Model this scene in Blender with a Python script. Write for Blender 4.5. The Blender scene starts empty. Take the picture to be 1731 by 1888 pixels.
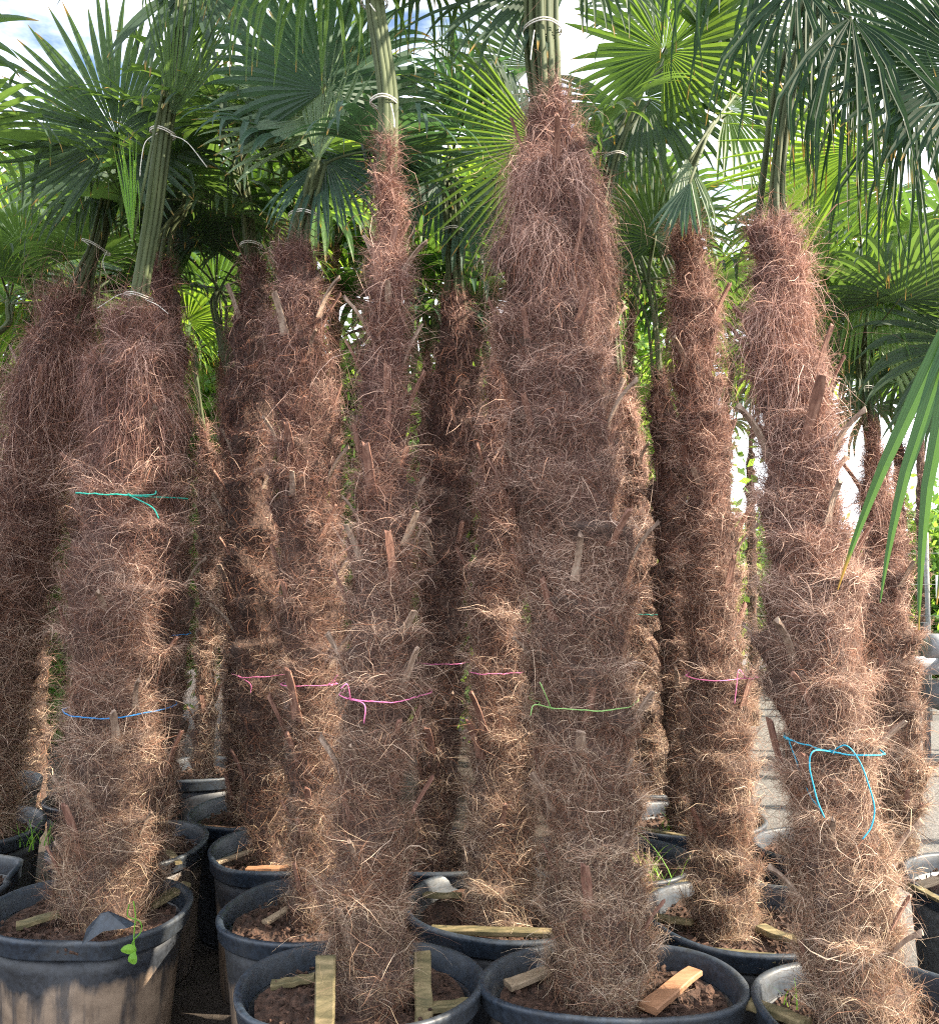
import bpy, math, random
import numpy as np
from mathutils import Vector, Matrix
sc = bpy.context.scene
col = sc.collection
R_ = math.radians

# ------------------------------------------------------------------ camera, sky, sun, exposure
CAMZ, TILT, F = 1.6, math.atan(76/1650), 1650.0
cam = bpy.data.objects.new('camera', bpy.data.cameras.new('camera'))
col.objects.link(cam)
cam.location = (0, 0, CAMZ)
cam.rotation_euler = (math.pi/2 + TILT, 0, 0)
cam.data.sensor_fit = 'HORIZONTAL'
cam.data.sensor_width = 36
cam.data.lens = 36*F/1731
cam.data.clip_start = 0.05
cam.data.clip_end = 3000
sc.camera = cam

SUN_AZ, SUN_EL = R_(99), R_(36)       # azimuth from +Y (view direction) towards +X
w = bpy.data.worlds.new('World'); sc.world = w; w.use_nodes = True
nt = w.node_tree; nt.nodes.clear()
out = nt.nodes.new('ShaderNodeOutputWorld'); bg = nt.nodes.new('ShaderNodeBackground')
sky = nt.nodes.new('ShaderNodeTexSky'); sky.sky_type = 'NISHITA'; sky.sun_disc = False
sky.sun_elevation = SUN_EL; sky.sun_rotation = SUN_AZ; sky.air_density = 1.0; sky.dust_density = 1.5
tc = nt.nodes.new('ShaderNodeTexCoord'); mp = nt.nodes.new('ShaderNodeMapping'); mp.inputs['Scale'].default_value = (1, 1, 2.2)
ns = nt.nodes.new('ShaderNodeTexNoise'); ns.inputs['Scale'].default_value = 3.2; ns.inputs['Detail'].default_value = 7
ns.inputs['Roughness'].default_value = .6
rp = nt.nodes.new('ShaderNodeValToRGB'); rp.color_ramp.elements[0].position = .33; rp.color_ramp.elements[1].position = .58
mx = nt.nodes.new('ShaderNodeMix'); mx.data_type = 'RGBA'
mx.inputs['B'].default_value = (11.5, 11.8, 12.3, 1)      # cloud radiance in the sky's own units
L = nt.links.new
L(tc.outputs['Generated'], mp.inputs[0]); L(mp.outputs[0], ns.inputs[0]); L(ns.outputs['Fac'], rp.inputs[0])
L(rp.outputs[0], mx.inputs['Factor']); L(sky.outputs[0], mx.inputs['A']); L(mx.outputs['Result'], bg.inputs[0])
bg.inputs[1].default_value = 0.078
L(bg.outputs[0], out.inputs[0])
sd = bpy.data.lights.new('sun', 'SUN'); sd.energy = 5.0; sd.angle = R_(.5); sd.color = (1, .87, .68)
sun = bpy.data.objects.new('sun', sd); col.objects.link(sun)
sv = Vector((math.sin(SUN_AZ)*math.cos(SUN_EL), math.cos(SUN_AZ)*math.cos(SUN_EL), math.sin(SUN_EL)))
sun.rotation_euler = sv.to_track_quat('Z', 'Y').to_euler(); sun.location = sv*20
sc.view_settings.view_transform = 'Standard'; sc.view_settings.look = 'None'
sc.view_settings.exposure = 2.05; sc.view_settings.gamma = 1; sc.view_settings.use_curve_mapping = False
sc.cycles.max_bounces = 8; sc.cycles.diffuse_bounces = 4; sc.cycles.transmission_bounces = 5
sc.cycles.use_denoising = False; sc.cycles.filter_width = 1.15

# ------------------------------------------------------------------ where things stand
fw = np.array([0, math.cos(TILT), math.sin(TILT)]); up_ = np.array([0, -math.sin(TILT), math.cos(TILT)])
def ray(px, py):
    return fw + np.array([1., 0, 0])*(px-865.5)/F + up_*(944-py)/F
def at(px, py, Y):                      # world point at distance Y
    v = ray(px, py); return np.array([0, 0, CAMZ]) + v*(Y/v[1])
def onz(px, py, z):                     # world point at height z
    v = ray(px, py); return np.array([0, 0, CAMZ]) + v*((z-CAMZ)/v[2])
nz = np.linalg.norm
def unit(v, ax=-1): return v/np.maximum(np.linalg.norm(v, axis=ax, keepdims=True), 1e-9)

# ------------------------------------------------------------------ materials
def newmat(name):
    m = bpy.data.materials.new(name); m.use_nodes = True
    n = m.node_tree.nodes; b = n['Principled BSDF']
    return m, n, m.node_tree.links.new, b
def noise(n, l, scale, detail=5, rough=.6, coord='Object', vec=None, stretch=None):
    t = n.new('ShaderNodeTexNoise'); t.inputs['Scale'].default_value = scale
    t.inputs['Detail'].default_value = detail; t.inputs['Roughness'].default_value = rough
    c = n.new('ShaderNodeTexCoord'); s = c.outputs[coord]
    if stretch:
        mpp = n.new('ShaderNodeMapping'); mpp.inputs['Scale'].default_value = stretch; l(s, mpp.inputs[0]); s = mpp.outputs[0]
    l(s, t.inputs[0]); return t.outputs['Fac']
def ramp(n, l, fac, stops):
    r = n.new('ShaderNodeValToRGB'); cr = r.color_ramp
    while len(cr.elements) < len(stops): cr.elements.new(.5)
    for e, (p, c) in zip(cr.elements, stops): e.position = p; e.color = (*c, 1)
    l(fac, r.inputs[0]); return r.outputs[0]
def bump(n, l, b, h, s=.4, d=.01):
    bp = n.new('ShaderNodeBump'); bp.inputs['Strength'].default_value = s; bp.inputs['Distance'].default_value = d
    l(h, bp.inputs['Height']); l(bp.outputs[0], b.inputs['Normal'])
def mixc(n, l, f, a, b_):
    m = n.new('ShaderNodeMix'); m.data_type = 'RGBA'
    for s, v in (('Factor', f), ('A', a), ('B', b_)):
        if isinstance(v, (int, float)): m.inputs[s].default_value = v
        elif isinstance(v, tuple): m.inputs[s].default_value = (*v, 1)
        else: l(v, m.inputs[s])
    return m.outputs['Result']

def m_leaf(name, dark, light, trans, tw=.42, dry=.985, rough=.5):
    m, n, l, b = newmat(name)
    oi = n.new('ShaderNodeObjectInfo')
    nf = noise(n, l, 30, 3)
    base = mixc(n, l, oi.outputs['Random'], dark, light)
    base = mixc(n, l, ramp(n, l, nf, [(.35, (0, 0, 0)), (.7, (.5, .5, .5))]), base, light)
    at_ = n.new('ShaderNodeAttribute'); at_.attribute_name = 'tip'
    tipf = ramp(n, l, at_.outputs['Fac'], [(.95, (0, 0, 0)), (min(dry+.03, 1), (1, 1, 1))])
    base = mixc(n, l, tipf, base, (.30, .19, .05))
    ac = n.new('ShaderNodeAttribute'); ac.attribute_name = 'across'; sn = n.new('ShaderNodeMath'); sn.operation = 'MULTIPLY'; sn.inputs[1].default_value = 22
    s2 = n.new('ShaderNodeMath'); s2.operation = 'SINE'; l(ac.outputs['Fac'], sn.inputs[0]); l(sn.outputs[0], s2.inputs[0])
    vm = n.new('ShaderNodeMapRange'); vm.inputs[1].default_value = -1; vm.inputs[2].default_value = 1; vm.inputs[3].default_value = .78; vm.inputs[4].default_value = 1.18
    l(s2.outputs[0], vm.inputs[0]); vv = n.new('ShaderNodeVectorMath'); vv.operation = 'SCALE'; l(base, vv.inputs[0]); l(vm.outputs[0], vv.inputs['Scale']); base = vv.outputs[0]
    l(base, b.inputs['Base Color']); b.inputs['Roughness'].default_value = rough
    b.inputs['Specular IOR Level'].default_value = .12 if 'dark' in name else .3
    tr = n.new('ShaderNodeBsdfTranslucent')
    tcv = mixc(n, l, oi.outputs['Random'], trans, tuple(c*1.25 for c in trans))
    tcv = mixc(n, l, tipf, tcv, (.42, .25, .04))
    l(tcv, tr.inputs[0])
    ms = n.new('ShaderNodeMixShader'); ms.inputs[0].default_value = tw
    l(b.outputs[0], ms.inputs[1]); l(tr.outputs[0], ms.inputs[2]); l(ms.outputs[0], n['Material Output'].inputs[0])
    return m
M = {}
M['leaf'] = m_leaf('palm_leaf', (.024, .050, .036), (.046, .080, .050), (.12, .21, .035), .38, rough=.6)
M['leaf_dark'] = m_leaf('palm_leaf_dark', (.012, .032, .020), (.026, .055, .030), (.05, .11, .015), .3, rough=.6)  # darker copy of the leaf, shade put into the colour
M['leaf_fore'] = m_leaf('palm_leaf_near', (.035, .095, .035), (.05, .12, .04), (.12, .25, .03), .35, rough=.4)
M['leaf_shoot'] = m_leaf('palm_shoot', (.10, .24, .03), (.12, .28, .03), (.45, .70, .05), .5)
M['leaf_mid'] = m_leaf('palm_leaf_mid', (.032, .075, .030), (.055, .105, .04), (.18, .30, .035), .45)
M['leaf_bright'] = m_leaf('palm_leaf_backlit', (.05, .11, .035), (.08, .16, .045), (.25, .40, .035), .5)  # brightened for backlit fans, the sun's glow is in the colour
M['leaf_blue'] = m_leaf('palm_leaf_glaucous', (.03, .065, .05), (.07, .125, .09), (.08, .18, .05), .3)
M['leaf_pale'] = m_leaf('palm_leaf_pale', (.13, .20, .14), (.20, .28, .18), (.26, .38, .14), .42)  # pale from light shining through the fan, mixed into the colour
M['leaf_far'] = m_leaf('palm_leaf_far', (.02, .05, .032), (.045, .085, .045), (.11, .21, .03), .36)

def m_fibre():
    m, n, l, b = newmat('trunk_fibre')
    a = n.new('ShaderNodeAttribute'); a.attribute_name = 'fcol'
    l(a.outputs['Color'], b.inputs['Base Color']); b.inputs['Roughness'].default_value = .75
    b.inputs['Specular IOR Level'].default_value = .25
    tr = n.new('ShaderNodeBsdfTranslucent'); l(a.outputs['Color'], tr.inputs[0])
    ms = n.new('ShaderNodeMixShader'); ms.inputs[0].default_value = .27
    l(b.outputs[0], ms.inputs[1]); l(tr.outputs[0], ms.inputs[2]); l(ms.outputs[0], n['Material Output'].inputs[0])
    return m
M['fibre'] = m_fibre()
def m_core():
    m, n, l, b = newmat('trunk_core')
    f1 = noise(n, l, 9, 6); f2 = noise(n, l, 90, 4, .7, stretch=(1, 1, .25))
    c = ramp(n, l, f1, [(.3, (.018, .010, .009)), (.55, (.05, .031, .027)), (.8, (.10, .065, .055))])
    c = mixc(n, l, ramp(n, l, f2, [(.35, (0, 0, 0)), (.75, (.7, .7, .7))]), c, (.24, .15, .11))
    l(c, b.inputs['Base Color']); b.inputs['Roughness'].default_value = .95; bump(n, l, b, f2, 1, .02)
    return m
M['core'] = m_core()
def m_simple(name, stops, scale=8, rough=.7, bs=.3, bd=.004, stretch=None, detail=5):
    m, n, l, b = newmat(name)
    f = noise(n, l, scale, detail, stretch=stretch)
    l(ramp(n, l, f, stops), b.inputs['Base Color']); b.inputs['Roughness'].default_value = rough
    bump(n, l, b, f, bs, bd); return m
M['petiole'] = m_simple('petiole', [(.3, (.028, .045, .016)), (.55, (.06, .08, .028)), (.78, (.11, .13, .05))], 14, .75, stretch=(3, 3, .3))
M['petiole_base'] = m_simple('petiole_brown', [(.3, (.12, .06, .03)), (.7, (.26, .16, .09))], 14, .6, stretch=(3, 3, .3))
M['stub_red'] = m_simple('leaf_stub_red', [(.3, (.07, .028, .020)), (.5, (.17, .082, .058)), (.72, (.33, .19, .14))], 22, .8, .6, stretch=(5, 5, .35))
M['stub_grey'] = m_simple('leaf_stub_grey', [(.3, (.10, .065, .05)), (.55, (.28, .20, .15)), (.75, (.42, .34, .27))], 22, .8, .6, stretch=(5, 5, .35))
M['wood_moss'] = m_simple('mossy_wood', [(.3, (.045, .045, .018)), (.5, (.13, .105, .05)), (.7, (.26, .20, .11))], 12, .85, .5, .004, (1, 4, 4))
M['wood_pale'] = m_simple('pale_wood', [(.3, (.19, .14, .09)), (.7, (.38, .29, .20))], 12, .8, .5, .004, (1, 4, 4))
M['wood_orange'] = m_simple('orange_wood', [(.3, (.20, .095, .045)), (.7, (.38, .20, .11))], 10, .75, .4, .003, (1, 4, 4))
M['soil'] = m_simple('soil', [(.35, (.025, .014, .010)), (.6, (.085, .045, .030)), (.8, (.16, .09, .06))], 45, .95, 1, .02, detail=8)
M['twine_white'] = m_simple('white_twine', [(.3, (.5, .48, .44)), (.7, (.75, .73, .68))], 60, .8)
def m_flat(name, c, rough=.6):
    m, n, l, b = newmat(name); f = noise(n, l, 120, 2)
    l(ramp(n, l, f, [(.3, tuple(x*.75 for x in c)), (.7, c)]), b.inputs['Base Color']); b.inputs['Roughness'].default_value = rough
    return m
M['tw_pink'] = m_flat('pink_twine', (.75, .20, .42)); M['tw_green'] = m_flat('green_twine', (.28, .50, .16))
M['tw_teal'] = m_flat('teal_twine', (.02, .42, .33)); M['tw_blue'] = m_flat('blue_twine', (.02, .22, .55))
M['tw_cyan'] = m_flat('cyan_twine', (.02, .36, .55))
M['weed'] = m_leaf('weed', (.13, .30, .04), (.2, .42, .06), (.35, .6, .05), .4, 1.0)
M['metal'] = m_simple('galvanised_wire', [(.3, (.12, .13, .13)), (.7, (.24, .25, .26))], 20, .4)
M['dark_metal'] = m_simple('dark_equipment', [(.3, (.03, .035, .04)), (.7, (.09, .10, .11))], 9, .5)
M['pipe'] = m_simple('grey_pipe', [(.3, (.22, .23, .25)), (.7, (.36, .37, .40))], 5, .4)
M['white'] = m_flat('white_board', (.75, .75, .73)); M['red'] = m_flat('red_panel', (.65, .04, .07))
def m_pot(name, mud=0.0, hi=.30, tone=(.011, .013, .017)):
    m, n, l, b = newmat(name)
    tcn = n.new('ShaderNodeTexCoord'); sp = n.new('ShaderNodeSeparateXYZ'); l(tcn.outputs['Object'], sp.inputs[0])
    f1 = noise(n, l, 5, 6, stretch=(1, 1, .35)); f2 = noise(n, l, 60, 4)
    c = ramp(n, l, f2, [(.35, tone), (.7, tuple(x*2.6 for x in tone))])
    c = mixc(n, l, ramp(n, l, noise(n, l, 3.5, 6), [(.45, (0, 0, 0)), (.75, (.42, .42, .42))]), c, (.095, .095, .09))
    if mud:
        ad = n.new('ShaderNodeMath'); ad.operation = 'MULTIPLY_ADD'; ad.inputs[1].default_value = -.30
        l(f1, ad.inputs[0]); l(sp.outputs['Z'], ad.inputs[2])         # z - .3*noise
        mk = n.new('ShaderNodeMapRange'); mk.inputs[1].default_value = hi-.16; mk.inputs[2].default_value = hi-.125
        mk.inputs[3].default_value = mud; mk.inputs[4].default_value = 0
        l(ad.outputs[0], mk.inputs[0])
        st = noise(n, l, 11, 5, .55, stretch=(1.6, 1.6, .16))
        sk = ramp(n, l, st, [(.50, (1, 1, 1)), (.60, (.25, .25, .25))])
        mul = n.new('ShaderNodeMath'); mul.operation = 'MULTIPLY'; l(mk.outputs[0], mul.inputs[0]); l(sk, mul.inputs[1])
        mudc = ramp(n, l, noise(n, l, 14, 6), [(.3, (.12, .085, .06)), (.7, (.29, .215, .155))])
        c = mixc(n, l, mul.outputs[0], c, mudc)
    l(c, b.inputs['Base Color'])
    l(ramp(n, l, f1, [(.3, (.36,)*3), (.7, (.62,)*3)]), b.inputs['Roughness'])
    bump(n, l, b, f2, .25, .003); return m
M['pot'] = m_pot('black_plastic'); M['pot_mud'] = m_pot('black_plastic_muddy', .95, .33); M['pot_grey'] = m_pot('grey_dusty_plastic', 0, tone=(.045, .05, .056)); M['pot_dust'] = m_pot('black_plastic_dusty', .55, .42)
M['rim'] = m_pot('black_plastic_rim', 0, tone=(.010, .015, .023))
M['rim_pale'] = m_pot('grey_plastic', 0, tone=(.10, .105, .11))

# ------------------------------------------------------------------ mesh helpers
def mk(name, V, Fq, mat=None, parent=None, attr=None, smooth=False, world=True):
    """V (n,3), Fq (k,3|4) int; vertices in world space, the object's origin goes to the middle of its base"""
    V = np.asarray(V, dtype=np.float64); Fq = np.asarray(Fq, dtype=np.int32)
    me = bpy.data.meshes.new(name); k = Fq.shape[1]
    org = np.array([0., 0, 0])
    if world:
        lo, hi = V.min(0), V.max(0); org = np.array([(lo[0]+hi[0])/2, (lo[1]+hi[1])/2, lo[2]])
    me.vertices.add(len(V)); me.vertices.foreach_set('co', (V-org).astype(np.float32).ravel())
    me.loops.add(Fq.size); me.loops.foreach_set('vertex_index', Fq.ravel())
    me.polygons.add(len(Fq)); me.polygons.foreach_set('loop_start', np.arange(0, Fq.size, k, dtype=np.int32))
    me.polygons.foreach_set('use_smooth', np.full(len(Fq), smooth))
    if attr:
        for an, (kind, arr) in attr.items():
            a = me.attributes.new(an, kind, 'POINT')
            a.data.foreach_set('color' if kind == 'FLOAT_COLOR' else 'value', np.asarray(arr, dtype=np.float32).ravel())
    me.update(calc_edges=True)
    if mat: me.materials.append(mat)
    o = bpy.data.objects.new(name, me); col.objects.link(o)
    p = Vector(org.tolist())
    if parent is not None:
        o.parent = parent; p = p - wloc(parent)
    o.location = p
    return o
def wloc(o):
    p = Vector(o.location)
    return p if o.parent is None else p + wloc(o.parent)      # parents here are never rotated
def tag(o, label=None, cat=None, group=None, kind=None):
    for k, v in (('label', label), ('category', cat), ('group', group), ('kind', kind)):
        if v: o[k] = v
    return o
def thing(name, loc, label, cat, group=None):
    o = bpy.data.objects.new(name, None); col.objects.link(o); o.location = Vector([float(c) for c in loc]); o.empty_display_size = .1
    return tag(o, label, cat, group)
def smoothpath(P, k=6):
    P = [np.asarray(p, float) for p in P]
    if len(P) < 3: return np.array([P[0]+(P[-1]-P[0])*t for t in np.linspace(0, 1, k+1)])
    Q = [2*P[0]-P[1]]+P+[2*P[-1]-P[-2]]; o = []
    for i in range(1, len(Q)-2):
        for j in range(k):
            t = j/k; a, b, c, d = Q[i-1], Q[i], Q[i+1], Q[i+2]
            o.append(.5*((2*b)+(-a+c)*t+(2*a-5*b+4*c-d)*t*t+(-a+3*b-3*c+d)*t**3))
    o.append(P[-1]); return np.array(o)
def tube(path, rad, seg=6, flat=1.0):
    path = np.asarray(path); n = len(path); rad = np.broadcast_to(np.asarray(rad, float), (n,))
    T = unit(np.gradient(path, axis=0)); ref = np.array([0.31, -.9, .2])
    A = unit(np.cross(T, ref)); B = np.cross(T, A)
    ph = np.linspace(0, 2*math.pi, seg, endpoint=False)
    V = path[:, None]+(A[:, None]*np.cos(ph)[None, :, None]+B[:, None]*np.sin(ph)[None, :, None]*flat)*rad[:, None, None]
    i, j = np.meshgrid(np.arange(n-1), np.arange(seg), indexing='ij'); j2 = (j+1) % seg
    Fq = np.stack([i*seg+j, i*seg+j2, (i+1)*seg+j2, (i+1)*seg+j], -1).reshape(-1, 4)
    V = V.reshape(-1, 3); c0 = len(V)
    V = np.vstack([V, path[:1], path[-1:]])
    cap = [[c0, (q+1) % seg, q, q] for q in range(0)]
    e = []
    for q in range(0, seg, 2):                        # closed ends as quads
        e.append([c0, (q+2) % seg, (q+1) % seg, q]); e.append([c0+1, (n-1)*seg+q, (n-1)*seg+(q+1) % seg, (n-1)*seg+(q+2) % seg])
    return V, np.vstack([Fq, np.array(e)])
def merge(parts):
    Vs, Fs, o = [], [], 0
    for V, Fq in parts: Vs.append(V); Fs.append(np.asarray(Fq)+o); o += len(V)
    return np.vstack(Vs), np.vstack(Fs)
def box(a, b, wid, th, upv=(0, 0, 1), rng=None, taper=1.0):
    """board from a to b, its corners chamfered and its faces slightly uneven"""
    a, b = np.asarray(a, float), np.asarray(b, float); d = unit(b-a); s = unit(np.cross(d, np.asarray(upv, float))); u = np.cross(s, d)
    c = .18*min(wid, th)
    prof = [(-wid/2+c, -th/2), (wid/2-c, -th/2), (wid/2, -th/2+c), (wid/2, th/2-c), (wid/2-c, th/2), (-wid/2+c, th/2), (-wid/2, th/2-c), (-wid/2, -th/2+c)]
    n = 7; V = []
    for i in range(n):
        t = i/(n-1); sc_ = 1+(taper-1)*t; j = rng.normal(0, .0012, 2) if rng is not None else (0, 0)
        for x, y in prof: V.append(a+(b-a)*t+s*(x*sc_+j[0])+u*(y*sc_+j[1]))
    k = 8; Fq = [[i*k+q, i*k+(q+1) % k, (i+1)*k+(q+1) % k, (i+1)*k+q] for i in range(n-1) for q in range(k)]
    for base, rev in ((0, 1), ((n-1)*k, 0)):
        for qd in ([0, 1, 2, 3], [0, 3, 4, 7], [4, 5, 6, 7]):
            f = [base+q for q in qd]; Fq.append(f[::-1] if rev else f)
    return np.array(V), np.array(Fq)

# ------------------------------------------------------------------ setting
def m_ground():
    m, n, l, b = newmat('yard_ground')
    tcn = n.new('ShaderNodeTexCoord'); sp = n.new('ShaderNodeSeparateXYZ'); l(tcn.outputs['Object'], sp.inputs[0])
    f1 = noise(n, l, 1.1, 6); f2 = noise(n, l, 40, 6, .7)
    dk = ramp(n, l, f1, [(.35, (.022, .017, .014)), (.65, (.06, .046, .036))])
    lt = ramp(n, l, f2, [(.3, (.07, .068, .066)), (.7, (.19, .18, .175))])
    mr = n.new('ShaderNodeMapRange'); mr.inputs[1].default_value = 1.2; mr.inputs[2].default_value = 1.9
    l(sp.outputs['X'], mr.inputs[0])
    c = mixc(n, l, mr.outputs[0], dk, lt)
    l(c, b.inputs['Base Color']); b.inputs['Roughness'].default_value = .8; bump(n, l, b, f2, .7, .02)
    return m
def ground():
    n = 60; u = np.linspace(-1, 1, n+1); g = np.sign(u)*(np.abs(u)**3)*400
    X, Y = np.meshgrid(g, g+3, indexing='ij')
    Z = .006*np.sin(X*3.1)*np.cos(Y*2.7)*(np.abs(X) < 20)*(np.abs(Y) < 20)
    V = np.stack([X, Y, Z], -1).reshape(-1, 3); i, j = np.meshgrid(np.arange(n), np.arange(n), indexing='ij')
    Fq = np.stack([i*(n+1)+j, (i+1)*(n+1)+j, (i+1)*(n+1)+j+1, i*(n+1)+j+1], -1).reshape(-1, 4)
    o = mk('ground', V, Fq, m_ground(), smooth=True, world=False); tag(o, kind='structure')
ground()

# ------------------------------------------------------------------ pots
RIMH = .50
def lathe(prof, seg, cx, cy, fn=None):
    k = len(prof); ph = np.linspace(0, 2*math.pi, seg, endpoint=False); V = np.zeros((seg, k, 3))
    for j, (r, z) in enumerate(prof):
        rr, zz = (np.full(seg, r), np.full(seg, z)) if fn is None else fn(ph, np.full(seg, float(r)), np.full(seg, float(z)))
        V[:, j, 0] = cx+rr*np.cos(ph); V[:, j, 1] = cy+rr*np.sin(ph); V[:, j, 2] = zz
    i, j = np.meshgrid(np.arange(seg), np.arange(k-1), indexing='ij'); i2 = (i+1) % seg
    return V.reshape(-1, 3), np.stack([i*k+j, i2*k+j, i2*k+j+1, i*k+j+1], -1).reshape(-1, 4)
def make_pot(x, y, r, label, seed, mat='pot', rimmat='rim', dent=None, oval=.95):
    rng = np.random.default_rng(seed)
    a1, a2, p1, p2, p3 = rng.uniform(.004, .016), rng.uniform(.003, .009), *rng.uniform(0, 6.28, 3)
    def fn(ph, rr, z):
        t = (z/RIMH)**2
        rr = rr+t*(a1*np.cos(2*ph+p1)+a2*np.cos(3*ph+p2)+.004*np.sin(5*ph+p3)); z = z+t*(.006*np.sin(2*ph+p2)+.004*np.sin(3*ph))
        if dent:
            da, dw, dd = dent; q = np.exp(-((np.angle(np.exp(1j*(ph-da))))/dw)**2)
            rr = rr-dd*q*t; z = z-.035*q*t
            q2 = np.exp(-((np.angle(np.exp(1j*(ph-da-.42))))/.16)**2); rr = rr+.02*q2*t
        return rr, z
    t = thing('plant_pot', (x, y, 0), label, 'plant pot', 'black plastic tubs holding the palms')
    s = r/.31; H = RIMH
    V, Fq = lathe([(.02, .012), (.232*s, .012), (.245*s, 0), (.25*s, .02), (.262*s, .16), (.274*s, .30), (.284*s, .40), (.288*s, .444), (.278*s, .444), (.268*s, .35), (.25*s, .16), (.24*s, .05)], 72, x, y, fn)
    V[:, 1] = y+(V[:, 1]-y)*oval
    mk('pot_wall', V, Fq, M[mat], t, smooth=True)
    V, Fq = lathe([(.279*s, .446), (.302*s, .447), (.306*s, .453), (.307*s, .484), (.312*s, .490), (.313*s, .499), (.308*s, H+.004), (.298*s, H+.004), (.291*s, H-.003), (.286*s, .47), (.279*s, .446)], 72, x, y, fn)
    V[:, 1] = y+(V[:, 1]-y)*oval
    mk('rim', V, Fq, M[rimmat], t, smooth=True)
    # soil: lumpy disc
    n = 22; ph = np.linspace(0, 2*math.pi, 48, endpoint=False); rad = np.linspace(0.01, .262*s, n)
    P, Q = np.meshgrid(ph, rad, indexing='ij')
    Z = .448+.012*np.sin(P*3+p1)*Q/.3+rng.normal(0, .005, P.shape)
    Q = Q+(fn(P, Q*0, np.full(P.shape, .448))[0])*(Q/.262/s)**2
    V = np.stack([x+Q*np.cos(P), y+Q*np.sin(P), Z], -1).reshape(-1, 3)
    i, j = np.meshgrid(np.arange(48), np.arange(n-1), indexing='ij'); i2 = (i+1) % 48
    parts = [(V, np.stack([i*n+j, i2*n+j, i2*n+j+1, i*n+j+1], -1).reshape(-1, 4))]
    for _ in range(260):                               # bark chips and crumbs, part of the soil surface
        a, q = rng.uniform(0, 6.28), math.sqrt(rng.uniform(0.1, 1))*.26*s; c = np.array([x+q*math.cos(a), y+q*math.sin(a), .454+rng.uniform(0, .008)])
        d = unit(rng.normal(0, 1, 3)*[1, 1, .35]); ln = rng.uniform(.006, .022)
        V2, F2 = tube(np.array([c, c+d*ln]), rng.uniform(.003, .006), 4, .5); parts.append((V2, F2))
    V, Fq = merge(parts); V[:, 1] = y+(V[:, 1]-y)*oval
    mk('soil', V, Fq, M['soil'], t)
    return t
POTS = {  # key: x, y, r, label, material, rim material
 1: (-1.19, 2.84, .303, 'dented black tub with a folded rim and pale mud streaks, front left', 'pot_mud', 'rim'),
 2: (-.28, 2.345, .308, 'black tub in the front row with an upright mossy plank inside its left rim', 'pot', 'rim'),
 3: (.368, 2.36, .333, 'dusty black tub in the front row with an orange board inside', 'pot_dust', 'rim'),
 4: (.985, 2.20, .295, 'front right tub with a pale grey inner wall, cut by the bottom edge', 'pot', 'rim'),
 5: (-.475, 2.83, .295, 'muddy tub just behind the tub with the upright plank', 'pot_mud', 'rim'),
 6: (-.677, 3.38, .29, 'mud-coated tub with a wide rim band, second row left of centre', 'pot_mud', 'rim'),
 7: (-1.30, 3.47, .30, 'black tub right behind the dented tub, showing past its right side', 'pot_dust', 'rim'),
 8: (-1.37, 4.62, .28, 'small dark tub far back under the thin sunlit trunk', 'pot', 'rim'),
 9: (-.92, 3.87, .275, 'black tub with boards, behind the mud-coated tub with the wide rim band', 'pot', 'rim'),
 10: (-2.03, 3.66, .30, 'dark tub at the left edge with grass growing inside', 'pot', 'rim'),
 11: (-1.83, 3.08, .30, 'black tub cut by the left edge, with its right rim wavy', 'pot', 'rim'),
 12: (-1.64, 4.12, .28, 'dark tub in the third row behind the dented tub', 'pot', 'rim'),
 13: (-2.35, 4.33, .28, 'dark tub at the left edge in the back row', 'pot', 'rim'),
 14: (-.133, 3.38, .30, 'dark tub in the shade behind the tub with the long front board', 'pot', 'rim'),
 15: (.107, 2.87, .31, 'wide black tub in the middle with a long board along its front', 'pot', 'rim'),
 16: (.795, 4.32, .28, 'black tub far back behind the tub with tall grass', 'pot', 'rim'),
 17: (.93, 3.78, .29, 'pale-rimmed tub in the third row with a bright sunlit rim curve', 'pot', 'rim'),
 18: (.845, 2.78, .31, 'black tub with mossy boards on both sides of a slim sunlit trunk', 'pot', 'rim'),
 19: (.50, 3.30, .30, 'black tub with tall fresh green grass and a mossy board', 'pot', 'rim'),
 20: (1.34, 3.42, .26, 'black tub behind the front right palm, with a pale inner wall', 'pot', 'rim'),
 21: (1.78, 3.06, .30, 'grey sunlit tub cut by the right edge, with yellow slats', 'pot_grey', 'rim'),
}
for k, (x, y, r, lb, mt, rm) in POTS.items():
    make_pot(x, y, r, lb, 40+k, mt, rm, dent=(R_(-82), .33, .085) if k == 1 else ((R_(15), .3, .04) if k == 11 else None), oval={2: .85, 3: .68}.get(k, .95))

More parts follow.
